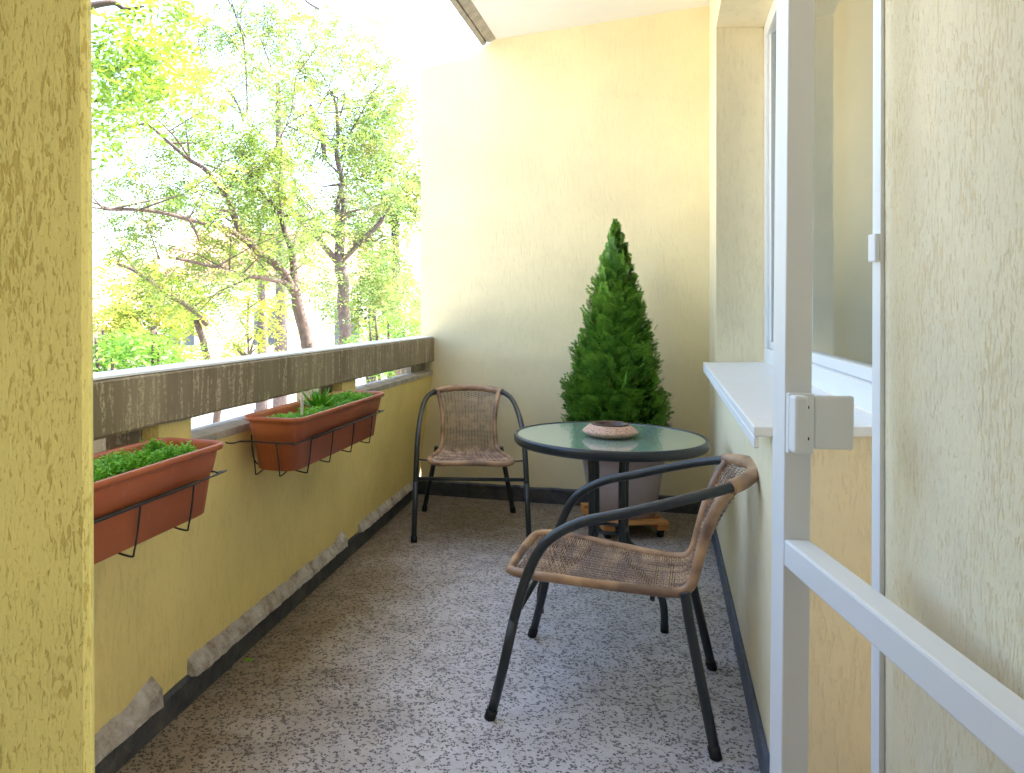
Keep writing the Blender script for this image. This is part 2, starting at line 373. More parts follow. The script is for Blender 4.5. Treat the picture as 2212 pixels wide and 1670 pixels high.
for i in range(50):
    X=-.02+(1.83+.02)*i/49; p=Vector((X,FY(X),0)); j=mnoise.noise(Vector((X*8,0,1)))*.006
    rs.append([p+fd*.016+Vector((0,0,-.01)),p+fd*.016+Vector((0,0,.088+j)),p+fd*.006+Vector((0,0,.098+j)),p+fd*.001+Vector((0,0,-.01))])
s2.loft(rs,True,False); child(s2,'skirting',M['skirt'],ew)
# ceiling slab
def CZ(X): return 2.97+.054*(X-.574)
def CE(Y): return .574-.347*(4.783-Y)     # outer edge of painted ceiling
ce=MB()
def slab(xa,xb,dz0,dz1,ya,yb):
    vs=[]
    for dz in (dz0,dz1):
        for (X,Y) in ((xa(ya),ya),(xb(ya),ya),(xb(yb),yb),(xa(yb),yb)): vs.append(Vector((X,Y,CZ(X)+dz)))
    ce.hexa(vs)
slab(CE,lambda Y:3.6+.348*Y,0,.2,-4.2,4.97)
o=ce.build('ceiling',M['ceiling']); tag(o,kind='structure')
de=empty('slab_edge',(CE(4.7),4.7,2.95)); tag(de,'unpainted grey concrete edge strip of the balcony roof with a dark drip groove','roof edge')
def strip(a,b,za,zb,ye=4.77,top=.2):
    mb=MB(); vs=[]
    for Y in (-4.2,ye):
        z=CZ(CE(Y)); vs.append([Vector((CE(Y)-a,Y,z+za)),Vector((CE(Y)-b,Y,z+zb)),Vector((CE(Y)-b,Y,z+top)),Vector((CE(Y)-a,Y,z+top))])
    mb.loft(vs,True,False); return mb
child(strip(.001,.052,-.002,-.030),'inner_strip',M['ledge'],de)
child(strip(.0525,.0595,-.008,-.012),'drip_groove',M['rubber'],de)
child(strip(.060,.085,-.036,-.050),'outer_strip',M['ledge'],de)
# window wall: low wall, far pier, header, reveals, window, sill
ww=empty('window_wall',(RX(3),3,0)); tag(ww,'pale cream rendered wall holding the white window and its white sill','wall')
TH=.252
def blk(mb,ya,yb,z0,z1,xo0=0,xo1=TH):
    mb.hexa([Vector((RX(ya)+xo0,ya,z0)),Vector((RX(ya)+xo1,ya,z0)),Vector((RX(yb)+xo1,yb,z0)),Vector((RX(yb)+xo0,yb,z0)),
             Vector((RX(ya)+xo0,ya,z1)),Vector((RX(ya)+xo1,ya,z1)),Vector((RX(yb)+xo1,yb,z1)),Vector((RX(yb)+xo0,yb,z1))])
w=MB(); blk(w,1.668,3.83,0,.925); blk(w,3.8301,4.60,0,3.25,0,.5); blk(w,.0,3.8299,2.68,3.25,0,.5)
child(w,'rendered_wall',M['window_wall'],ww)
w=MB(); blk(w,1.668,4.47,-.01,.088,-.015,-.001); 
w.hexa([Vector((RX(1.668)-.015,1.652,-.01)),Vector((RX(1.668)+TH,1.652,-.01)),Vector((RX(1.668)+TH,1.667,-.01)),Vector((RX(1.668)-.015,1.667,-.01)),
        Vector((RX(1.668)-.015,1.652,.088)),Vector((RX(1.668)+TH,1.652,.088)),Vector((RX(1.668)+TH,1.667,.088)),Vector((RX(1.668)-.015,1.667,.088))])
child(w,'skirting',M['skirt2'],ww)
w=MB(); blk(w,1.645,3.828,.926,.948,-.067,.25); blk(w,1.645,3.828,.900,.9255,-.067,-.055)
child(w,'window_sill',M['sill'],ww,.003)
win=MB(); blk(win,1.70,3.828,.9485,1.022,.246,.30); blk(win,3.745,3.8285,1.0225,2.679,.246,.30); blk(win,1.62,1.70,.9485,2.679,.246,.30); blk(win,1.70,3.744,2.60,2.679,.246,.30)
wo=child(win,'window_frame',M['frame'],ww,.003)
sa=MB(); blk(sa,1.71,3.735,1.0235,1.060,.262,.31); blk(sa,3.695,3.744,1.061,2.599,.262,.31); blk(sa,2.85,2.92,1.061,2.599,.264,.308)
s_=sa.build('sash',M['frame'],wo); s_.modifiers.new('b','BEVEL').width=.003
sa=MB(); blk(sa,1.71,2.85,1.0605,2.599,.283,.289); blk(sa,2.92,3.695,1.0605,2.599,.283,.289); sa.build('pane',M['pane'],wo)
# room behind the window
NXE=lambda Y:.371+.348*Y+.51
rm=empty('room',(3,2.5,0)); tag(rm,'dim plain room seen through the window glass','room')
r=MB(); 
r.hexa([Vector((RX(1.3)+2.2,1.2,0)),Vector((RX(1.3)+2.3,1.2,0)),Vector((RX(4.6)+2.3,4.6,0)),Vector((RX(4.6)+2.2,4.6,0)),Vector((RX(1.3)+2.2,1.2,3)),Vector((RX(1.3)+2.3,1.2,3)),Vector((RX(4.6)+2.3,4.6,3)),Vector((RX(4.6)+2.2,4.6,3))])
r.box((RX(4.2)+.55,4.3,0),(RX(4.6)+2.3,4.4,3)); 
r.box((NXE(1.2),1.16,0),(3.6,1.25,3.2)); child(r,'wall',M['near'],rm)  # this last box is added to stop sun leaking through the doorway
r=MB(); blk(r,1.70,3.80,.98,2.66,.42,.425); child(r,'roller_blind',M['blind'],rm)
# ---- near walls either side of the camera
pl=empty('rendered_pillar',(-.6,1.0,0)); tag(pl,'olive yellow scratched render pillar at the left, closest to the viewer','pillar')
def vedge(xt,xb,Y): # plumb edge with the slight lean it has
    a=at(xt,0,Y); b=at(xb,1670,Y); k=(b.x-a.x)/(b.z-a.z); return lambda z:a.x+k*(z-a.z)
e1=vedge(213,221,.95)
p=MB(); p.hexa([Vector((-1.6,.95,-.05)),Vector((e1(-.05)-.012,.95,-.05)),Vector((e1(-.05)-.09,1.14,-.05)),Vector((-1.6,1.14,-.05)),
                Vector((-1.6,.95,3.05)),Vector((e1(3.05)-.012,.95,3.05)),Vector((e1(3.05)-.09,1.14,3.05)),Vector((-1.6,1.14,3.05))])
child(p,'rendered_body',M['pillar'],pl,.012)
nw=empty('door_pier',(.8,1.0,0)); tag(nw,'cream scratched render pier at the right edge behind the open screen door','wall')
def NX(Y): return .371+.348*Y
p=MB(); ya,yb=.50,1.25
p.hexa([Vector((NX(ya),ya,-.02)),Vector((NX(ya)+.5,ya,-.02)),Vector((NX(yb)+.5,yb,-.02)),Vector((NX(yb),yb,-.02)),Vector((NX(ya),ya,3.1)),Vector((NX(ya)+.5,ya,3.1)),Vector((NX(yb)+.5,yb,3.1)),Vector((NX(yb),yb,3.1))])
child(p,'rendered_body',M['near'],nw)
p=MB(); e2=vedge(1912,1898,1.262)
p.hexa([Vector((NX(1.25)-.011,1.2505,0)),Vector((NX(1.25)+.45,1.2505,0)),Vector((NX(1.25)+.45,1.275,0)),Vector((NX(1.25)-.009,1.275,0)),
        Vector((NX(1.25)-.003,1.2505,2.9)),Vector((NX(1.25)+.45,1.2505,2.9)),Vector((NX(1.25)+.45,1.275,2.9)),Vector((NX(1.25)-.001,1.275,2.9))])
tr=child(p,'door_frame',M['frame'],nw)
p=MB(); p.box((NX(1.25)-.0155,1.252,1.288),(NX(1.25)-.006,1.272,1.335)); child(p,'strike_plate',M['frame'],nw,.002)
# unseen blocks behind and above, added to hold light off the balcony
bg=empty('unseen_light_blocks',(2,-2.2,0)); tag(bg,'unseen walls and upper mass added to keep light off the balcony','building')
b_=MB(); b_.box((-1.75,-1.4,-.2),(-1.61,.93,3.2)); child(b_,'left_light_block',M['light_block'],bg)  # unseen wall added to cut light from the rear left
b_=MB(); b_.box((-1.6,-1.5,-.2),(1.4,-1.38,3.3)); child(b_,'rear_light_block',M['light_block'],bg)  # unseen wall added to cut light from behind the camera
b_=MB()
vs=[]
for z in (3.26,4.1):
    for (X,Y) in ((CE(-4.2)+.05,-4.2),(6,-4.2),(6,4.95),(CE(4.95)+.05,4.95)): vs.append(Vector((X,Y,z)))
b_.hexa(vs); child(b_,'upper_sun_block',M['near'],bg)  # unseen mass added and sized to keep direct sun out
# ---------------------------------------------------------------- screen door
sd=empty('screen_door',(.62,1.2,0)); tag(sd,'open white aluminium screen door with latch and waist high rail','door')
dv=Vector((.131,1,0)).normalized(); dn=Vector((dv.y,-dv.x,0))
def dp(a,t,z,lean=0): return Vector((.609,1.2,0))+dv*a+dn*t+Vector((lean,0,z))
def dbox(mb,a0,a1,t0,t1,z0,z1,l=0.0):
    L=lambda z:l*(z-.8)
    mb.hexa([dp(a0,t0,z0,L(z0)),dp(a0,t1,z0,L(z0)),dp(a1,t1,z0,L(z0)),dp(a1,t0,z0,L(z0)),dp(a0,t0,z1,L(z1)),dp(a0,t1,z1,L(z1)),dp(a1,t1,z1,L(z1)),dp(a1,t0,z1,L(z1))])
d=MB(); dbox(d,0,.055,0,.0415,.02,2.3,.009); child(d,'stile',M['frame'],sd,.002)
d=MB(); dbox(d,-.75,-.0003,.0005,.041,.791,.835); child(d,'rail',M['frame'],sd,.004)
d=MB(); dbox(d,-.012,-.0005,.0015,.0405,.975,1.072,.009); lk=child(d,'latch_plate',M['frame'],sd,.002)
d=MB(); 
ring=[(.955,0),(.972,0)]
dbox(d,-.040,-.0125,.001,.022,.980,1.070,.009); 
lb=child(d,'latch_handle',M['frame'],sd,.004)
d=MB(); dbox(d,-.008,.002,.042,.103,.982,1.068,.009); child(d,'latch_flag',M['frame'],sd,.004)
d=MB()
for z in (1.05,1.0): 
    c=dp(-.0125,.031,z); d.tube([c,c-dv*.002],.0035,10)
d.build('screw',M['metal'],lk)
# ---------------------------------------------------------------- wicker chairs
def vn(a,b,t): return a+(b-a)*t
PROF=[(.262,.413,.212),(.20,.414,.222),(.10,.409,.212),(0,.403,.197),(-.10,.398,.182),(-.185,.396,.171),(-.226,.404,.165),(-.250,.434,.160),(-.269,.51,.155),(-.290,.59,.158),(-.321,.67,.172),(-.352,.719,.186)]
prof=smooth_path([Vector(p) for p in PROF],8)
def S(t,u,off=0):   # t in 0..1 along, u -1..1 across
    k=t*(len(prof)-1); i=min(int(k),len(prof)-2); p=prof[i].lerp(prof[i+1],k-i)
    d=(prof[i+1]-prof[i]); d=Vector((d.x,d.y)); d.normalize(); nrm=Vector((0,-d.y,d.x))*-1  # outward normal in y,z
    bw=max(0,min(1,(p.y-.42)/.30)); q=(1-u*u)
    return Vector((u*p.z, p.x-.058*q*bw, p.y-.010*q*(1-bw)))+Vector((0,nrm.y,nrm.z))*off
def arc_t(n):
    L=[0]; 
    for i in range(len(prof)-1): L.append(L[-1]+math.hypot(prof[i+1].x-prof[i].x,prof[i+1].y-prof[i].y))
    out=[]
    for k in range(n):
        s=L[-1]*(k+.5)/n
        for i in range(len(L)-1):
            if L[i]<=s<=L[i+1]: out.append((i+(s-L[i])/(L[i+1]-L[i]))/(len(L)-1)); break
    return out
def weave(ts,t0,t1):
    mb=MB(); ribs=17
    for k,t in ts:
        pts=[];m=44
        for i in range(m+1):
            u=-1+2*i/m; ph=(u+1)/2*ribs*math.pi+(k%2)*math.pi
            edge=min(1,(1-abs(u))/.12); pts.append(S(t,u,.0024*math.sin(ph)*edge))
        mb.tube(pts,.0027,4,False,True,flat=.6)
    for r_ in range(ribs):
        u=-1+2*(r_+.5)/ribs
        if abs(u)>.84: continue
        pts=[S(t0+(t1-t0)*i/40,u) for i in range(41)]; mb.tube(pts,.0016,4,False)
    return mb
def make_chair():
    c=empty('wicker_chair')
    arc=arc_t(116); split=.50
    idx=list(enumerate(arc))
    weave([(k,t) for k,t in idx if t<split],0.02,split).build('seat',M['wicker'],c)
    weave([(k,t) for k,t in idx if t>=split],split,.985).build('backrest',M['wicker'],c)
    # wrapped rim round seat and back
    L=[S(i/40,-1) for i in range(41)]; Rr=[S(i/40,1) for i in range(41)]
    fr=smooth_path([S(.10,-1),S(.04,-1)+Vector((-.001,0,0)),S(0,-.93)+Vector((0,.008,0)),S(0,-.75)+Vector((0,.018,0)),S(0,0)+Vector((0,.020,.009)),S(0,.75)+Vector((0,.018,0)),S(0,.93)+Vector((0,.008,0)),S(.04,1)+Vector((.001,0,0)),S(.10,1)],6)
    sr=MB(); sr.tube([p for p in L[3:]][::-1]+fr+Rr[3:],.0142,10); sr.build('wrapped_rim',M['wrap'],c)
    arm=[(.290,.201,.436),(.286,.1465,.537),(.280,.054,.600),(.274,-.074,.640),(.262,-.196,.678),(.238,-.290,.706),(.190,-.362,.724)]
    half=smooth_path([(.294,.24,.30)]+arm+[(.10,-.407,.737),(0,-.42,.740)],8)
    arc_pts=[p for p in half if True]; full=arc_pts+[Vector((-p.x,p.y,p.z)) for p in arc_pts[::-1][1:]]
    cut=8*6+6
    a=MB(); a.tube(full[:cut+5],.0145,12); a.build('armrest',M['metal'],c)
    a=MB(); a.tube(full[-cut-5:],.0145,12); a.build('armrest',M['metal'],c)
    a=MB(); a.tube(full[cut:-cut],.0205,12); a.build('wrapped_top',M['wrap'],c)
    for s in (-1,1):
        l=MB(); l.tube([(s*.300,.308,.006),(s*.297,.27,.16),(s*.294,.24,.30)],.0145,12); lo=l.build('leg',M['metal'],c)
        k=MB(); k.tube([(s*.3004,.312,0),(s*.2995,.302,.030)],.0165,12); k.build('foot_cap',M['rubber'],lo)
        l=MB(); l.tube(smooth_path([(s*.190,-.228,.408),(s*.195,-.234,.375),(s*.208,-.245,.31),(s*.2690,-.308,.006)],6),.0145,12); lo=l.build('leg',M['metal'],c)
        k=MB(); k.tube([(s*.2698,-.309,0),(s*.264,-.302,.030)],.0165,12); k.build('foot_cap',M['rubber'],lo)
        k=MB(); k.tube([(s*.205,.215,.410),(s*.291,.21,.415)],.004,8); k.build('side_rod',M['metal'],c)
    k=MB(); k.tube([(-.293,.235,.318),(.293,.235,.318)],.0095,10); k.build('stretcher',M['metal'],c)
    k=MB(); k.tube([(-.172,-.14,.372),(.172,-.14,.372)],.007,10); k.build('seat_support',M['metal'],c)
    return c
ch=make_chair()
fm=(fl(1065,1553)+fl(1146,1375))/2; rmid=(fl(1553,1640)+fl(1533,1445))/2
def place(o,fm,rm_):
    d=fm-rm_; c=(fm+rm_)/2; o.location=(c.x,c.y,0); o.rotation_euler=(0,0,math.atan2(d.y,d.x)-math.pi/2)
place(ch,fm,rmid); tag(ch,'brown wicker armchair in the foreground, turned sideways beside the right wall','chair','wicker bistro chairs at the glass table')
c2=copy_tree(ch)
FLp=fl(907,1173); RL=fl(925.6,1099.6); RRp=fl(1100,1106); fr2=Vector((FLp.x,FLp.y,0))
rm2=(RL+RRp)/2; ax=(RRp-RL).normalized(); fw=Vector((ax.y,-ax.x,0)); 
place(c2,rm2+fw*.616,rm2); c2.location.x+=.022; c2.location.y-=.03; c2.rotation_euler.z+=R(4.5)
tag(c2,'brown wicker armchair in the far corner, facing the viewer beside the parapet','chair','wicker bistro chairs at the glass table')
# ---------------------------------------------------------------- round glass table
TC=Vector((435/F*3.10,3.10,0)); TR=.388; TZ=.69
tb=empty('round_table',TC,R(-68)); tag(tb,'round green glass table with dark metal rim and four bent tube legs','table')
t=MB(); t.lathe([(TR-.012,TZ-.008),(TR-.012,TZ-.001)],96); t.build('glass_top',M['glass_top'],tb)
t=MB(); pr=[(TR-.020,TZ-.034),(TR-.003,TZ-.036),(TR+.004,TZ-.026),(TR+.004,TZ-.006),(TR,TZ+.002),(TR-.008,TZ+.003),(TR-.0118,TZ),(TR-.0118,TZ-.009),(TR-.020,TZ-.012)]
rings=[[(r_*math.cos(a),r_*math.sin(a),z) for r_,z in pr] for a in [2*math.pi*k/96 for k in range(97)]]
t.loft(rings,False,True); t.build('metal_rim',M['metal'],tb)
for k in range(4):
    a=k*math.pi/2; cs,sn=math.cos(a),math.sin(a); P=lambda r_,z:(r_*cs,r_*sn,z)
    l=MB(); l.tube(smooth_path([P(TR-.02,TZ-.028),P(.16,TZ-.03),P(.100,TZ-.05),P(.088,TZ-.12),P(.086,.45),P(.086,.30),P(.098,.235),P(.15,.195),P(.25,.165),P(.310,.135),P(.332,.085),P(.335,.008)],6),.0140,10)
    lo=l.build('leg',M['metal'],tb); kk=MB(); kk.tube([P(.335,0),P(.335,.028)],.015,10); kk.build('foot_cap',M['rubber'],lo)
for z in (.60,.30):
    t=MB(); t.tube([( .070*math.cos(2*math.pi*k/24),.070*math.sin(2*math.pi*k/24),z) for k in range(25)],.007,8)
    t.build('leg_ring',M['metal'],tb)
# ashtray
AS=at(1315,940,3.09); AS.z=TZ
As=empty('ashtray',(AS.x,3.07,TZ+.0005)); tag(As,'round carved clay ashtray in the middle of the glass table','ashtray')
a=MB(); a.lathe([(.075,0),(.104,.014),(.113,.022),(.108,.028),(.082,.048),(.072,.052),(.066,.048),(.060,.030),(.056,.016),(.02,.014)],48); a.build('carved_body',M['clay'],As)
a=MB(); a.lathe([(.0555,.0165),(.0595,.0305),(.0655,.0487),(.0725,.0535),(.078,.0512),(.0722,.0555),(.0645,.0500),(.058,.031),(.053,.0185),(.01,.0165)],48); a.build('glazed_bowl',M['clay_dark'],As)
# ---------------------------------------------------------------- potted conifer on trolley
PC=Vector((465/F*4.13,4.13,0))
tl=empty('plant_trolley',PC,R(4)); tag(tl,'orange wooden plant trolley on black castors under the taupe pot','plant trolley')
for i in range(4):
    t=MB(); y=-.18+i*.12; t.box((-.175,y-.035,.078),(.175,y+.035,.094)); t.build('slat',M['wood'],tl,.003)
for s in (-1,1):
    t=MB(); t.box((s*.145-.03,-.205,.046),(s*.145+.03,.205,.0775)); t.build('cross_rail',M['wood'],tl,.003)
    for q in (-1,1):
        t=MB(); c=Vector((s*.145,q*.165,.023)); t.tube([c-Vector((.012,0,0)),c+Vector((.012,0,0))],.0225,18); w_=t.build('castor',M['rubber'],tl)
        t=MB(); t.box((s*.145-.018,q*.165-.010,.024),(s*.145+.018,q*.165+.010,.0455)); t.build('fork',M['metal'],w_)
pt=empty('plant_pot',PC+Vector((0,0,.0945))); tag(pt,'large taupe plastic pot on the wooden trolley behind the table','plant pot')
t=MB(); t.lathe([(.165,0),(.175,.004),(.205,.20),(.224,.325),(.236,.328),(.240,.345),(.245,.46),(.262,.465),(.266,.476),(.264,.490),(.250,.494),(.242,.486),(.236,.42),(.05,.41)],56); t.build('pot_body',M['pot'],pt)
t=MB(); t.lathe([(.234,.425),(.236,.440),(.10,.450),(.01,.452)],40); t.build('soil',M['soil'],pt)
cf=empty('potted_conifer',PC+Vector((-.040,0,.545))); tag(cf,'dense green cone shaped conifer with a thin tip, growing in the taupe pot','conifer')
t=MB(); t.tube([(0,0,0),(.01,.0,.3),(-.01,.005,.7),(-.022,0,1.12)],[.018,.014,.009,.003],8); t.build('trunk',M['twig'],cf)
hw=[(0,.25),(.066,.262),(.21,.262),(.337,.228),(.45,.204),(.596,.175),(.72,.146),(.854,.112),(.95,.078),(1.06,.044),(1.14,.016),(1.22,.002)]
def cw(z):
    for (a,b),(c,d) in zip(hw,hw[1:]):
        if a<=z<=c: return b+(d-b)*(z-a)/(c-a)
    return .004
rnd=random.Random(5); sp=MB()
def spray(mb,base,dirv,side,L,rnd):
    dirv=dirv.normalized(); side=(side-dirv*side.dot(dirv)).normalized(); nrm=dirv.cross(side)
    k=9
    pts=[base+dirv*(L*i/k)+Vector((0,0,.10*L*(i/k)**2))+nrm*(.03*L*math.sin(i)) for i in range(k+1)]
    def strip(p,q,w0,w1,sd):
        mb.add([p-sd*w0,p+sd*w0,q+sd*w1,q-sd*w1],[(0,1,2,3)])
    for i in range(k): strip(pts[i],pts[i+1],.0022,.0018,side)
    for i in range(1,k):
        for sgn in (-1,1):
            l=L*.50*math.sin(math.pi*(.22+.70*i/k))*rnd.uniform(.7,1.1)
            d2=(dirv*.72+side*sgn*.70+nrm*rnd.uniform(-.25,.25)).normalized()
            q=pts[i]+d2*l; mid=pts[i]+d2*l*.5
            sd=d2.cross(nrm).normalized()
            mb.add([pts[i],mid-sd*.0050,q,mid+sd*.0050],[(0,1,2,3)])
            if l>.022:
                for s2 in (-1,1):
                    d3=(d2+sd*s2*.9).normalized(); m2=pts[i]+d2*l*.42; q2=m2+d3*l*.42; sd3=d3.cross(nrm)
                    mb.add([m2,m2+d3*l*.2-sd3*.0045,q2,m2+d3*l*.2+sd3*.0045],[(0,1,2,3)])
count=0
while count<2050:
    z=rnd.random()**1.25*1.20-.03; w=cw(max(z,0))
    if rnd.random()>(w/.268)*.9+.12: continue
    a=rnd.uniform(0,2*math.pi)
    lump=mnoise.noise(Vector((math.cos(a)*2.2,math.sin(a)*2.2,z*6)))
    rr=w*(1+.26*lump+rnd.gauss(0,.05))*(1-.5*rnd.random()**1.8)
    L=min(.16,.055+w*.50)*rnd.uniform(.65,1.25)
    out=Vector((math.cos(a),math.sin(a),0))
    tilt=.55+.9*(z/1.15)+.25*lump
    d=(out*(1 if z<.95 else .22)+Vector((0,0,tilt))+Vector((rnd.gauss(0,.22),rnd.gauss(0,.22),rnd.gauss(0,.18))))
    b0=Vector((out.x*rr,out.y*rr,z))-d.normalized()*L*.85
    tang=Vector((-out.y,out.x,0)); side=(out*.4+Vector((0,0,.4))+tang*rnd.uniform(-1,1)) if rnd.random()<.45 else tang+Vector((0,0,rnd.gauss(0,.4)))
    spray(sp,b0,d,side,L,rnd); count+=1
sp.build('foliage',M['conifer'],cf)
tw=MB()
for i in range(90):
    z=rnd.uniform(.02,1.1); a=rnd.uniform(0,6.283); w_=cw(z)*rnd.uniform(.75,1.02); o3=Vector((math.cos(a)*w_,math.sin(a)*w_,z+w_*.5))
    tw.tube([(0,0,z-w_*.35),(o3.x*.5,o3.y*.5,z),o3],[.004,.0028,.0015],4,False)
tw.build('twigs',M['twig'],cf)
# ---------------------------------------------------------------- planters in wire racks on the parapet
LEN,WID,HT=.885,.225,.185
def rrect(x0,x1,y0,y1,r,z,n=6):
    out=[]
    for cx,cy,a0 in ((x1-r,y1-r,0),(x0+r,y1-r,90),(x0+r,y0+r,180),(x1-r,y0+r,270)):
        for k in range(n+1):
            a=R(a0+90*k/n); out.append((cx+r*math.cos(a),cy+r*math.sin(a),z))
    return out
def make_planter():   # local: x along parapet 0..LEN, y into balcony 0..WID (towards room negative y -> use +y = into balcony)
    b=empty('flower_box')
    def rg(i,z,r=.045): return rrect(i,LEN-i,i,WID-i,r,z)
    mb=MB(); mb.loft([rg(.042,-HT,.05),rg(.036,-HT+.004,.05),rg(.024,-.075,.05),rg(.020,-.072,.05),rg(.013,-.030,.05),rg(.012,-.018,.05),rg(.002,-.016,.05),rg(0,-.010,.05),rg(.001,-.002,.05),rg(.006,0,.048),rg(.014,-.003,.044),rg(.018,-.012,.042),rg(.022,-.05,.04),rg(.026,-.056,.04)],True,True)
    mb.build('box_body',M['terracotta'],b)
    mb=MB(); mb.loft([rg(.030,-.052,.035),rg(.027,-.049,.035),rg(.06,-.046,.03)],True,True); mb.build('soil',M['soil'],b)
    return b
fb=make_planter()
def make_rack():
    k=empty('planter_rack'); zr=-.085
    mb=MB(); o_=.030
    loop=[(-.030,-.02,zr),(-.034,.004,zr),(.0,.012,zr)]+[]
    y1=WID-.018; x0,x1=.008,LEN-.008
    mb.tube(smooth_path([(-.030,-.030,zr),(-.040,-.014,zr),(-.030,.004,zr),(x0,.018,zr),(x0,y1-.05,zr),(x0+.012,y1-.012,zr),(x0+.05,y1,zr),(x1-.05,y1,zr),(x1-.012,y1-.012,zr),(x1,y1-.05,zr),(x1,.018,zr),(LEN+.030,.004,zr),(LEN+.040,-.014,zr),(LEN+.030,-.030,zr)],5),.0028,8)
    mb.build('wire_loop',M['wire'],k)
    mb=MB(); mb.tube([(.13,y1+.001,zr),(LEN-.13,y1+.001,zr)],.0065,8,flat=.7); mb.build('front_bar',M['wire'],k)
    zb=-HT-.016
    for x in (.13,.32,.53,.74):
        mb=MB(); mb.tube(smooth_path([(x,y1,zr),(x-.004,y1-.003,zr-.05),(x-.012,y1-.008,zb+.012),(x-.014,y1-.018,zb),(x-.013,y1-.10,zb+.014),(x-.01,.05,zb+.014),(x,.0,zb+.016),(x,-.018,zb+.05),(x,-.024,zr)],4),.0024,8); mb.build('hoop_wire',M['wire'],k)
    for y in (.045,.135):
        for s,xx in ((1,x0),(-1,x1)):
            mb=MB(); mb.tube(smooth_path([(xx,y,zr),(xx+s*.018,y,zr-.06),(xx+s*.026,y,zb+.012),(xx+s*.036,y,zb),(xx+s*.10,y,zb+.012)],4),.0024,8); mb.build('hoop_wire',M['wire'],k)
    return k
rk=make_rack()
def orient(o,far_back):   # far back rim corner given
    # local x along -U .. we want x=LEN at far end: x axis = U, y axis = NRM
    o.rotation_euler=(0,0,math.atan2(U.y,U.x)); return o
# local +y must point into the balcony (NRM = U turned clockwise): mirror by building y negative
for o in (fb,rk):
    for c in kids(o):
        for v in c.data.vertices: v.co.y=-v.co.y
        c.data.flip_normals()
for o in (fb,rk): o.rotation_euler=(0,0,math.atan2(U.y,U.x))
FAR2=Vector((-.302,3.321,.857)); FAR1=Vector((-.692,2.066,.857))
org2=FAR2-U*LEN; org1=FAR1-U*LEN
fb.location=org2; rk.location=org2
tag(fb,'terracotta plastic flower box with a spiky rosette and plant tag, beside the yellow support block','flower box','flower boxes on the parapet')
tag(rk,'black wire rack carrying the flower box with the spiky rosette','planter rack','wire racks on the parapet')
fb2=copy_tree(fb); fb2.location=org1; tag(fb2,'terracotta plastic flower box partly hidden by the olive pillar, filled with stonecrop only','flower box','flower boxes on the parapet')
rk2=copy_tree(rk); rk2.location=org1; tag(rk2,'black wire rack under the flower box partly hidden by the olive pillar','planter rack','wire racks on the parapet')
def to_world(org,x,y,z): return org+U*x+NRM*y+Vector((0,0,z))
def sedum(org,ranges,seed,name_label):
    rn=random.Random(seed); mb=MB(); o=empty
    for (x0,x1,y0,y1,n,h) in ranges:
        for i in range(n):
            x=rn.uniform(x0,x1); y=rn.uniform(y0,y1); hh=h*(.6+.8*mnoise.noise(Vector((x*14,y*14,seed)))+rn.uniform(-.2,.25))
            edge=min(x-x0,x1-x,y-y0,y1-y); hh=max(.008,hh*(.45+min(1,edge/.03)*.55))
            base=to_world(org,x,y,-.048); tip=base+Vector((rn.gauss(0,.006),rn.gauss(0,.006),hh))
            mb.tube([base,tip],[.0012,.0008],3,False)
            for k in range(9):
                a=k*2.4+rn.random(); z=rn.uniform(.45,1.02); c=base.lerp(tip,z); l=rn.uniform(.006,.011)
                d=Vector((math.cos(a),math.sin(a),rn.uniform(.1,.9))).normalized(); s=d.cross(Vector((0,0,1))).normalized()*l*.32
                mb.add([c,c+d*l*.55-s,c+d*l,c+d*l*.55+s],[(0,1,2,3)])
    o=mb.build('stonecrop',M['sedum']); tag(o,name_label,'ground cover plant',kind='stuff'); return o
sedum(org1,[(.20,.80,.035,.196,2600,.062),(.80,.850,.09,.15,40,.055)],1,'bright green stonecrop filling the flower box beside the olive pillar')
sedum(org2,[(.04,.20,.05,.198,420,.052),(.20,.50,.07,.198,850,.052),(.50,.850,.045,.198,1300,.058)],2,'lime green stonecrop spreading around the rosette in the farther flower box')
# rosette
ro=empty('rosette_plant',to_world(org2,.43,.10,-.046)); tag(ro,'spiky light green succulent rosette in the middle of the farther flower box','succulent')
rn=random.Random(3)
for k in range(22):
    a=k*2.399; el=R(12+58*k/22); L=.115-.002*k; mb=MB(); d=Vector((math.cos(a)*math.cos(el),math.sin(a)*math.cos(el),math.sin(el))); s=Vector((-math.sin(a),math.cos(a),0)); up=d.cross(s)
    rs=[]
    for i in range(9):
        t=i/8; w=.0135*math.sin(math.pi*min(1,.25+.75*t)) if t<1 else .0005; w=max(w,.0005); c=d*L*t+Vector((0,0,.018*t*t+.016))
        rs.append([c-s*w+up*-.002,c+up*.0025*(1-t),c+s*w+up*-.002,c+up*-.003*(1-t)+up*-.001])
    mb.loft(rs,True,True); mb.build('leaf',M['aloe'],ro)
# plant tag
pg=empty('plant_tag',to_world(org2,.175,.150,-.05),R(70)); tag(pg,'white and red plastic plant tag stuck in the farther flower box','plant tag')
t=MB(); t.box((-.009,-.001,.035),(.009,.001,.104)); t.build('tag_blade',M['tag'],pg)
t=MB(); t.box((-.009,-.0012,0),(.009,.0012,.0348)); t.build('printed_foot',M['tagred'],pg)
# fallen leaf
lf=fl(537,1428); t=MB(); t.add([Vector((-.02,0,.002)),Vector((0,-.009,.006)),Vector((.022,0,.003)),Vector((0,.010,.007))],[(0,1,2),(0,2,3)])
o=t.build('fallen_leaf',M['sedum'],loc=lf); tag(o,'small green leaf lying on the terrazzo near the parapet foot','leaf')
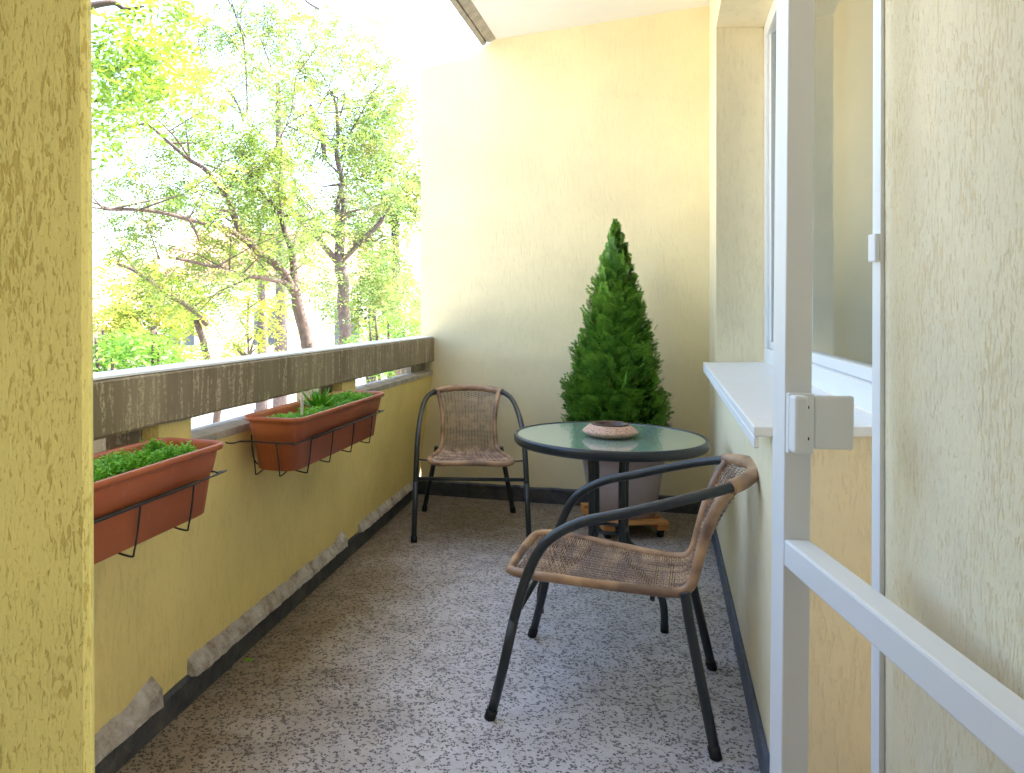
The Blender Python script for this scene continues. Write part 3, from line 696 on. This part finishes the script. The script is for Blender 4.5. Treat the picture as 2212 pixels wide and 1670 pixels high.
# ---------------------------------------------------------------- outside
g_=MB(); g_.box((-90,-60,-4.7),(90,140,-4.5)); M['ground']=plain('pale_bounce_ground',(.50,.47,.40),.95,nscale=.6,namp=.15); o=g_.build('ground',M['ground']); tag(o,kind='structure')  # ground made pale to bounce warm sunlight into the balcony
rt=random.Random(11)
def leaflet(mb,c,d,s,l,w):
    mb.add([c,c+d*l*.45-s*w,c+d*l,c+d*l*.45+s*w],[(0,1,2,3)])
def compound(mb,c,rn,L=.24,l=.065,w=.012,pairs=5):
    a=rn.uniform(0,6.283); el=rn.uniform(-.9,.5); d=Vector((math.cos(a)*math.cos(el),math.sin(a)*math.cos(el),math.sin(el)))
    s=Vector((-d.y,d.x,0)); s=(s if s.length>.05 else Vector((1,0,0))).normalized(); n=d.cross(s); droop=rn.uniform(.1,.5)
    tilt=rn.uniform(-.8,.8); s=(s*math.cos(tilt)+n*math.sin(tilt)).normalized()
    for i in range(pairs):
        t=(i+.6)/pairs; p=c+d*L*t-Vector((0,0,droop*L*t*t))
        for sg in (-1,1):
            dd=(d*.45+s*sg+Vector((0,0,rn.uniform(-.35,.1)))).normalized(); leaflet(mb,p,dd,dd.cross(n if rn.random()<.7 else s+n).normalized(),l*rn.uniform(.8,1.15),w)
    leaflet(mb,c+d*L-Vector((0,0,droop*L)),d,s,l,w)
def tree(name,label,base,depth,limbs,clumps,leafm,barkm,L,l,w,seed,jit=.35,pairs=5,depthspread=.9,group='trees beyond the parapet',twigs=True,along=55,rs_=1.0):
    """limbs: list of (points[(x,y)], r0, r1, dY) traced at real depth; clumps: (x,y,rx,ry,n)"""
    rn=random.Random(seed); root=empty(name,base); tag(root,label,'tree',group)
    tr=MB(); le=MB(); loc=Vector(base)
    for k,(pts,r0,r1,dy) in enumerate(limbs):
        n=len(pts); P3=[]
        for i,(x,y) in enumerate(pts):
            P3.append(at(x,y,depth+dy[0]+(dy[1]-dy[0])*i/(n-1))-loc)
        if k==0: P3=[Vector((0,0,0)),Vector((P3[0].x*.6,P3[0].y,P3[0].z*.7))]+P3
        P=smooth_path(P3,5); m=len(P); r0*=rs_; r1*=rs_
        P=[p+Vector((mnoise.noise(p*3+Vector((seed,0,0))),mnoise.noise(p*3+Vector((0,seed,0))),0))*min(.03,r0) if 0<i<m-1 else p for i,p in enumerate(P)]
        tr.tube(P,[r0+(r1-r0)*i/(m-1) for i in range(m)],8)
        length=sum((P[i+1]-P[i]).length for i in range(m-1))
        if twigs and k>0:
            for _ in range(int(length*along*.12)):
                i=rn.randrange(m//4,m); p=P[i]; d=Vector((rn.gauss(0,1),rn.gauss(0,.7),rn.gauss(.35,.7))).normalized(); ln=rn.uniform(.3,.9)
                q=p+d*ln*.5+Vector((0,0,.02)); q2=p+d*ln+Vector((rn.gauss(0,.08),rn.gauss(0,.08),rn.gauss(.02,.08)))
                tr.tube([p,q,q2],[r1*.55+.004,.005,.003],4,False)
                for _ in range(int(ln*16)):
                    compound(le,p.lerp(q2,rn.uniform(.35,1.05)),rn,L,l,w,pairs)
    for (x,y,rx,ry,n) in clumps:
        for _ in range(n):
            a=rn.uniform(0,6.283); rr=rn.random()**.5
            p=at(x+rx*rr*math.cos(a),y+ry*rr*math.sin(a),depth+.35+rn.gauss(0,depthspread*.45))-loc
            if mnoise.noise(p*1.9+Vector((seed*3,0,0)))<-.08: continue
            compound(le,p,rn,L,l,w,pairs)
    tr.build('trunk',barkm,root); le.build('crown',leafm,root); return root
A=7.6; pA=at(672,790,A)
tree('ash_tree','slender ash tree with forked limbs nearest the middle of the opening',(pA.x+.1,A,-4.5),A,[
 ([(672,790),(664,745),(655,700),(645,640)],.105,.075,(0,0)),
 ([(645,640),(618,600),(590,568),(560,548),(525,508),(503,455),(490,430),(470,400),(440,362),(412,345),(375,315),(340,285),(312,262)],.062,.014,(0,-.8)),
 ([(643,632),(632,585),(628,535),(618,500),(605,468)],.055,.038,(0,.3)),
 ([(605,468),(588,442),(562,412),(530,393),(490,372),(440,355)],.035,.012,(.3,.5)),
 ([(640,628),(615,612),(575,602),(520,594),(450,574),(380,558)],.042,.016,(0,-.9)),
 ([(530,520),(500,498),(470,488),(410,474),(360,462),(300,453),(225,452)],.036,.016,(-.4,-1.4)),
 ([(527,395),(560,365),(585,335),(612,285),(640,215)],.014,.006,(.4,.5)),
 ([(500,458),(470,455),(430,468)],.018,.008,(-.5,-.7)),
 ([(628,535),(645,500),(665,465),(688,440)],.014,.006,(.2,.5)),
 ([(412,345),(380,300),(345,262)],.014,.006,(-.7,-.9)),
 ([(345,560),(330,520),(315,480)],.010,.005,(-1,-1.1)),
 ([(430,520),(420,490),(405,470)],.012,.008,(-1,-1.1))],
 [(480,470,200,110,420),(330,430,120,90,260),(560,360,120,70,230),(600,430,80,60,120),(520,560,130,50,150),(300,520,80,60,110),(450,330,120,60,110),(390,620,120,60,90),(560,250,160,90,200),(330,330,110,90,220),(480,450,260,180,420),(380,200,120,120,220)],
 M['leafA'],M['bark'],.19,.055,.011,21,rs_=.78)
B=11.5; pB=at(745,790,B)
tree('walnut_tree','thick trunked walnut tree with cut stubs beside the pale end wall',(pB.x,B,-4.5),B,[
 ([(745,800),(745,720),(742,640),(735,572)],.17,.15,(0,0)),
 ([(735,572),(735,520),(740,470),(748,425)],.12,.075,(0,0)),
 ([(730,570),(728,520),(730,465),(735,415),(738,380)],.075,.06,(.1,.3)),
 ([(728,565),(705,535),(680,505),(650,478),(642,460)],.085,.065,(0,-.4)),
 ([(645,470),(615,425),(590,385),(575,350)],.05,.03,(-.3,-.5)),
 ([(738,385),(728,330),(730,285),(728,240),(718,198)],.06,.035,(.2,.4)),
 ([(703,342),(692,300),(684,265),(672,225)],.062,.045,(.2,.2)),
 ([(684,240),(700,215),(712,200)],.02,.012,(.2,.2)),
 ([(735,250),(742,225),(745,200)],.03,.02,(.3,.3)),
 ([(738,345),(750,300),(775,255),(805,205),(835,160)],.032,.012,(.2,.5)),
 ([(735,570),(770,532),(800,502),(828,470)],.075,.058,(0,-.3)),
 ([(828,470),(838,450),(845,428)],.014,.006,(-.3,-.3)),
 ([(525,260),(512,222),(488,190)],.035,.02,(.5,.7)),
 ([(533,250),(533,180),(528,100),(515,50),(500,0)],.026,.014,(.5,.5)),
 ([(530,80),(512,40),(485,-20)],.018,.01,(.5,.5)),
 ([(437,140),(430,80),(440,20)],.012,.008,(.5,.5)),
 ([(690,20),(670,8),(650,-8)],.03,.02,(.2,.2)),
 ([(585,145),(575,115),(560,80)],.018,.012,(.5,.5))],
 [(700,180,190,150,420),(840,480,90,170,420),(860,640,70,90,260),(780,650,120,90,280),(590,90,170,100,200),(680,620,70,80,120),(860,720,60,50,170),(820,330,80,90,300),(720,420,180,200,620),(600,150,220,140,420),(820,220,90,120,420),(720,80,150,80,300)],
 M['leafB'],M['bark2'],.24,.065,.013,5,depthspread=1.4,rs_=.62)
C_=9.2; pC=at(445,800,C_)
tree('leaning_tree','thin leaning tree with bare dark branches low at the left of the opening',(pC.x,C_,-4.5),C_,[
 ([(470,840),(455,790),(440,745),(425,692)],.05,.04,(0,0)),
 ([(448,700),(425,676),(390,650),(355,632),(320,603),(290,583),(255,570)],.045,.018,(0,-.5)),
 ([(300,590),(275,560),(258,545)],.014,.008,(-.4,-.5)),
 ([(540,800),(533,775),(505,745)],.05,.03,(.4,.4)),
 ([(537,800),(537,720),(536,640)],.014,.012,(.3,.3)),
 ([(470,640),(500,620),(560,640)],.010,.006,(.2,.2))],
 [(280,600,70,60,100),(300,700,100,50,160),(420,640,90,50,120),(600,690,70,60,110),(480,740,60,40,60)],
 M['leafC'],M['bark'],.22,.06,.013,8)
D_=4.4; pD=at(60,900,D_+.4)
tree('overhanging_tree','broad leaved tree whose bright green branch hangs into the top left of the opening',(pD.x,D_+.4,-4.5),D_,[
 ([(60,900),(70,500),(90,100)],.09,.06,(.4,0)),
 ([(90,100),(160,30),(240,5),(270,18),(312,14)],.03,.006,(0,.2)),
 ([(85,180),(170,140),(250,150),(330,120)],.025,.005,(0,.3)),
 ([(80,260),(160,230),(230,215)],.018,.005,(0,.2))],
 [(300,60,120,80,230),(270,160,90,80,190),(240,250,50,70,70),(380,20,60,50,50),(330,190,90,40,50)],
 M['leafD'],M['bark'],.17,.060,.0125,3,depthspread=.9,pairs=4,twigs=False)
# low bright shrubs just beyond the parapet
def shrub(name,label,cx,cy,Y,rx,ry,n,mat,seed,L=.2,l=.085,w=.012):
    rn=random.Random(seed); c=at(cx,cy,Y); root=empty(name,(c.x,Y,-4.5)); tag(root,label,'shrub','shrubs beyond the parapet'); le=MB(); st=MB()
    for k in range(9):
        q=at(cx+rn.uniform(-rx,rx)*.8,cy+rn.uniform(-ry,ry),Y+rn.gauss(0,.2))-Vector((c.x,Y,-4.5)); st.tube(smooth_path([(rn.gauss(0,.1),rn.gauss(0,.1),0),(q.x*.5,q.y*.5,q.z*.6),q],4),[.03]*5+[.02]*3+[.01],6)
    for _ in range(n):
        a=rn.uniform(0,6.283); rr=rn.random()**.5
        p=at(cx+rx*rr*math.cos(a),cy+ry*rr*math.sin(a),Y+rn.gauss(0,.35))
        if mnoise.noise(p*2.3)<-.15: continue
        compound(le,p-Vector((c.x,Y,-4.5)),rn,L,l,w,4)
    st.build('stem',M['bark'],root); le.build('crown',mat,root)
shrub('leafy_shrub','bright green feathery shrub behind the beam beside the olive pillar',300,800,6.2,120,90,600,M['leafE'],31)
shrub('leafy_shrub','green shrub rising behind the beam just before the end wall',860,740,8.5,90,70,420,M['leafE'],32,.2,.07,.012)
# trees farther off
def far_tree(label,cx,cy,Y,rx,ry,n,mat,seed):
    rn=random.Random(seed); c=at(cx,cy,Y); root=empty('background_tree',(c.x,Y,-4.5)); tag(root,label,'tree','background trees'); le=MB(); st=MB()
    top=c-Vector((c.x,Y,-4.5)); st.tube([(0,0,0),(0.1,0,top.z*.6),top],[.2,.14,.06],8)
    for _ in range(n):
        a=rn.uniform(0,6.283); b=math.acos(rn.uniform(-1,1)); rr=rn.random()**.4
        d=Vector((math.cos(a)*math.sin(b)*rx,math.sin(a)*math.sin(b)*rx,math.cos(b)*ry))/F*Y*rr
        if mnoise.noise((c+d)*.9)<-.05: continue
        compound(le,top+d,rn,.40,.15,.035,4)
    st.build('trunk',M['bark2'],root); le.build('crown',mat,root)
far_tree('yellowing round tree low at the left beyond the leaning tree',330,660,17,120,90,900,M['leafC'],41)
far_tree('tall pale tree behind the ash tree limbs',560,470,20,150,120,800,M['leafB'],42)
far_tree('green tree low behind the walnut trunk',800,620,19,110,90,800,M['leafA'],43)
far_tree('pale thin crowned tree rising just left of the pale end wall',850,380,16,120,190,1100,M['leafB'],44)
far_tree('tall faint tree high behind the walnut limbs',600,180,18,230,170,650,M['leafB'],45)
# houses beyond
M['whitewall']=plain('white_house_render',(.78,.76,.76),.9,nscale=2,namp=.05)
M['tiles']=plain('clay_roof_tiles',(.42,.22,.15),.85,nscale=6,namp=.25,bumpd=.03)
M['pinkwall']=plain('pink_house_render',(.60,.44,.36),.9,nscale=2,namp=.08)
M['farpane']=plain('dark_window_pane',(.10,.13,.17),.15)
def house(name,label,cx,Y,w,h,base_z,dep,wall,roofm,wins,ry):
    x0=(cx-CX)/F*Y; root=empty(name,(x0,Y,-4.5),R(ry)); tag(root,label,'house','houses beyond the trees')
    b=MB(); b.box((-w/2,0,0),(w/2,dep,h)); b.build('wall',wall,root)
    b=MB(); b.add([(-w/2-.4,-.4,h),(w/2+.4,-.4,h),(w/2+.4,dep+.4,h),(-w/2-.4,dep+.4,h),(-w/2+1,dep/2,h+1.8),(w/2-1,dep/2,h+1.8)],[(0,1,5,4),(1,2,5),(2,3,4,5),(3,0,4),(3,2,1,0)]); b.build('roof',roofm,root)
    for (x,z,ww_,hh) in wins:
        f_=MB(); t_=.07
        for bx in ((x-t_,-.06,z-t_,x+ww_+t_,.02,z),(x-t_,-.06,z+hh,x+ww_+t_,.02,z+hh+t_),(x-t_,-.06,z,x,.02,z+hh),(x+ww_,-.06,z,x+ww_+t_,.02,z+hh),(x+ww_*.48,-.055,z,x+ww_*.54,.02,z+hh)):
            f_.box(bx[:3],bx[3:])
        fo=f_.build('window',M['whitewall'],root); p_=MB(); p_.box((x,-.03,z),(x+ww_,-.01,z+hh)); p_.build('pane',M['farpane'],fo)
house('white_house','white house with a tall two pane window seen between the ash tree trunks',600,21,7.5,6.6,0,6,M['whitewall'],M['tiles'],[(-.66,4.8,.68,1.05),(-3.0,4.8,.7,1.05),(1.6,4.8,.7,1.05),(-.66,1.8,.68,1.2)],6)
house('pink_house','low pinkish house with a clay tile roof at the left beyond the shrubs',250,26,9,5.2,0,7,M['pinkwall'],M['tiles'],[(-2.5,2.9,1,1.2),(1.5,2.9,1,1.2)],-8)
# ---------------------------------------------------------------- light
sun_dir=Vector((.95,.30,1.05)).normalized()
el=math.asin(sun_dir.z); az=math.atan2(sun_dir.x,sun_dir.y)
sl=bpy.data.lights.new('sun','SUN'); sl.energy=3.2; sl.angle=R(.6); sl.color=(1,.95,.88); so=bpy.data.objects.new('sun',sl); col.objects.link(so)
so.rotation_euler=sun_dir.to_track_quat('Z','Y').to_euler()
w=bpy.data.worlds.new('World'); sc.world=w; w.use_nodes=True; nt=w.node_tree; bgn=nt.nodes['Background']
sky=nt.nodes.new('ShaderNodeTexSky'); sky.sky_type='NISHITA'; sky.sun_disc=False; sky.sun_elevation=el; sky.sun_rotation=az; sky.air_density=1.0; sky.dust_density=3.0; sky.ozone_density=.6
nt.links.new(sky.outputs[0],bgn.inputs[0]); bgn.inputs[1].default_value=.12
# ---------------------------------------------------------------- camera
cam=bpy.data.cameras.new('camera'); co=bpy.data.objects.new('camera',cam); col.objects.link(co)
co.location=(0,0,EYE); co.rotation_euler=(R(90),0,0)
cam.sensor_width=36; cam.lens=F/2212*36; cam.shift_x=(1106-CX)/2212; cam.shift_y=-(835-CY)/2212
cam.clip_start=.05; cam.clip_end=500
sc.camera=co
sc.view_settings.view_transform='Standard'; sc.view_settings.look='None'; sc.view_settings.exposure=3.25; sc.view_settings.gamma=1
sc.cycles.max_bounces=8; sc.cycles.diffuse_bounces=5; sc.cycles.use_denoising=True
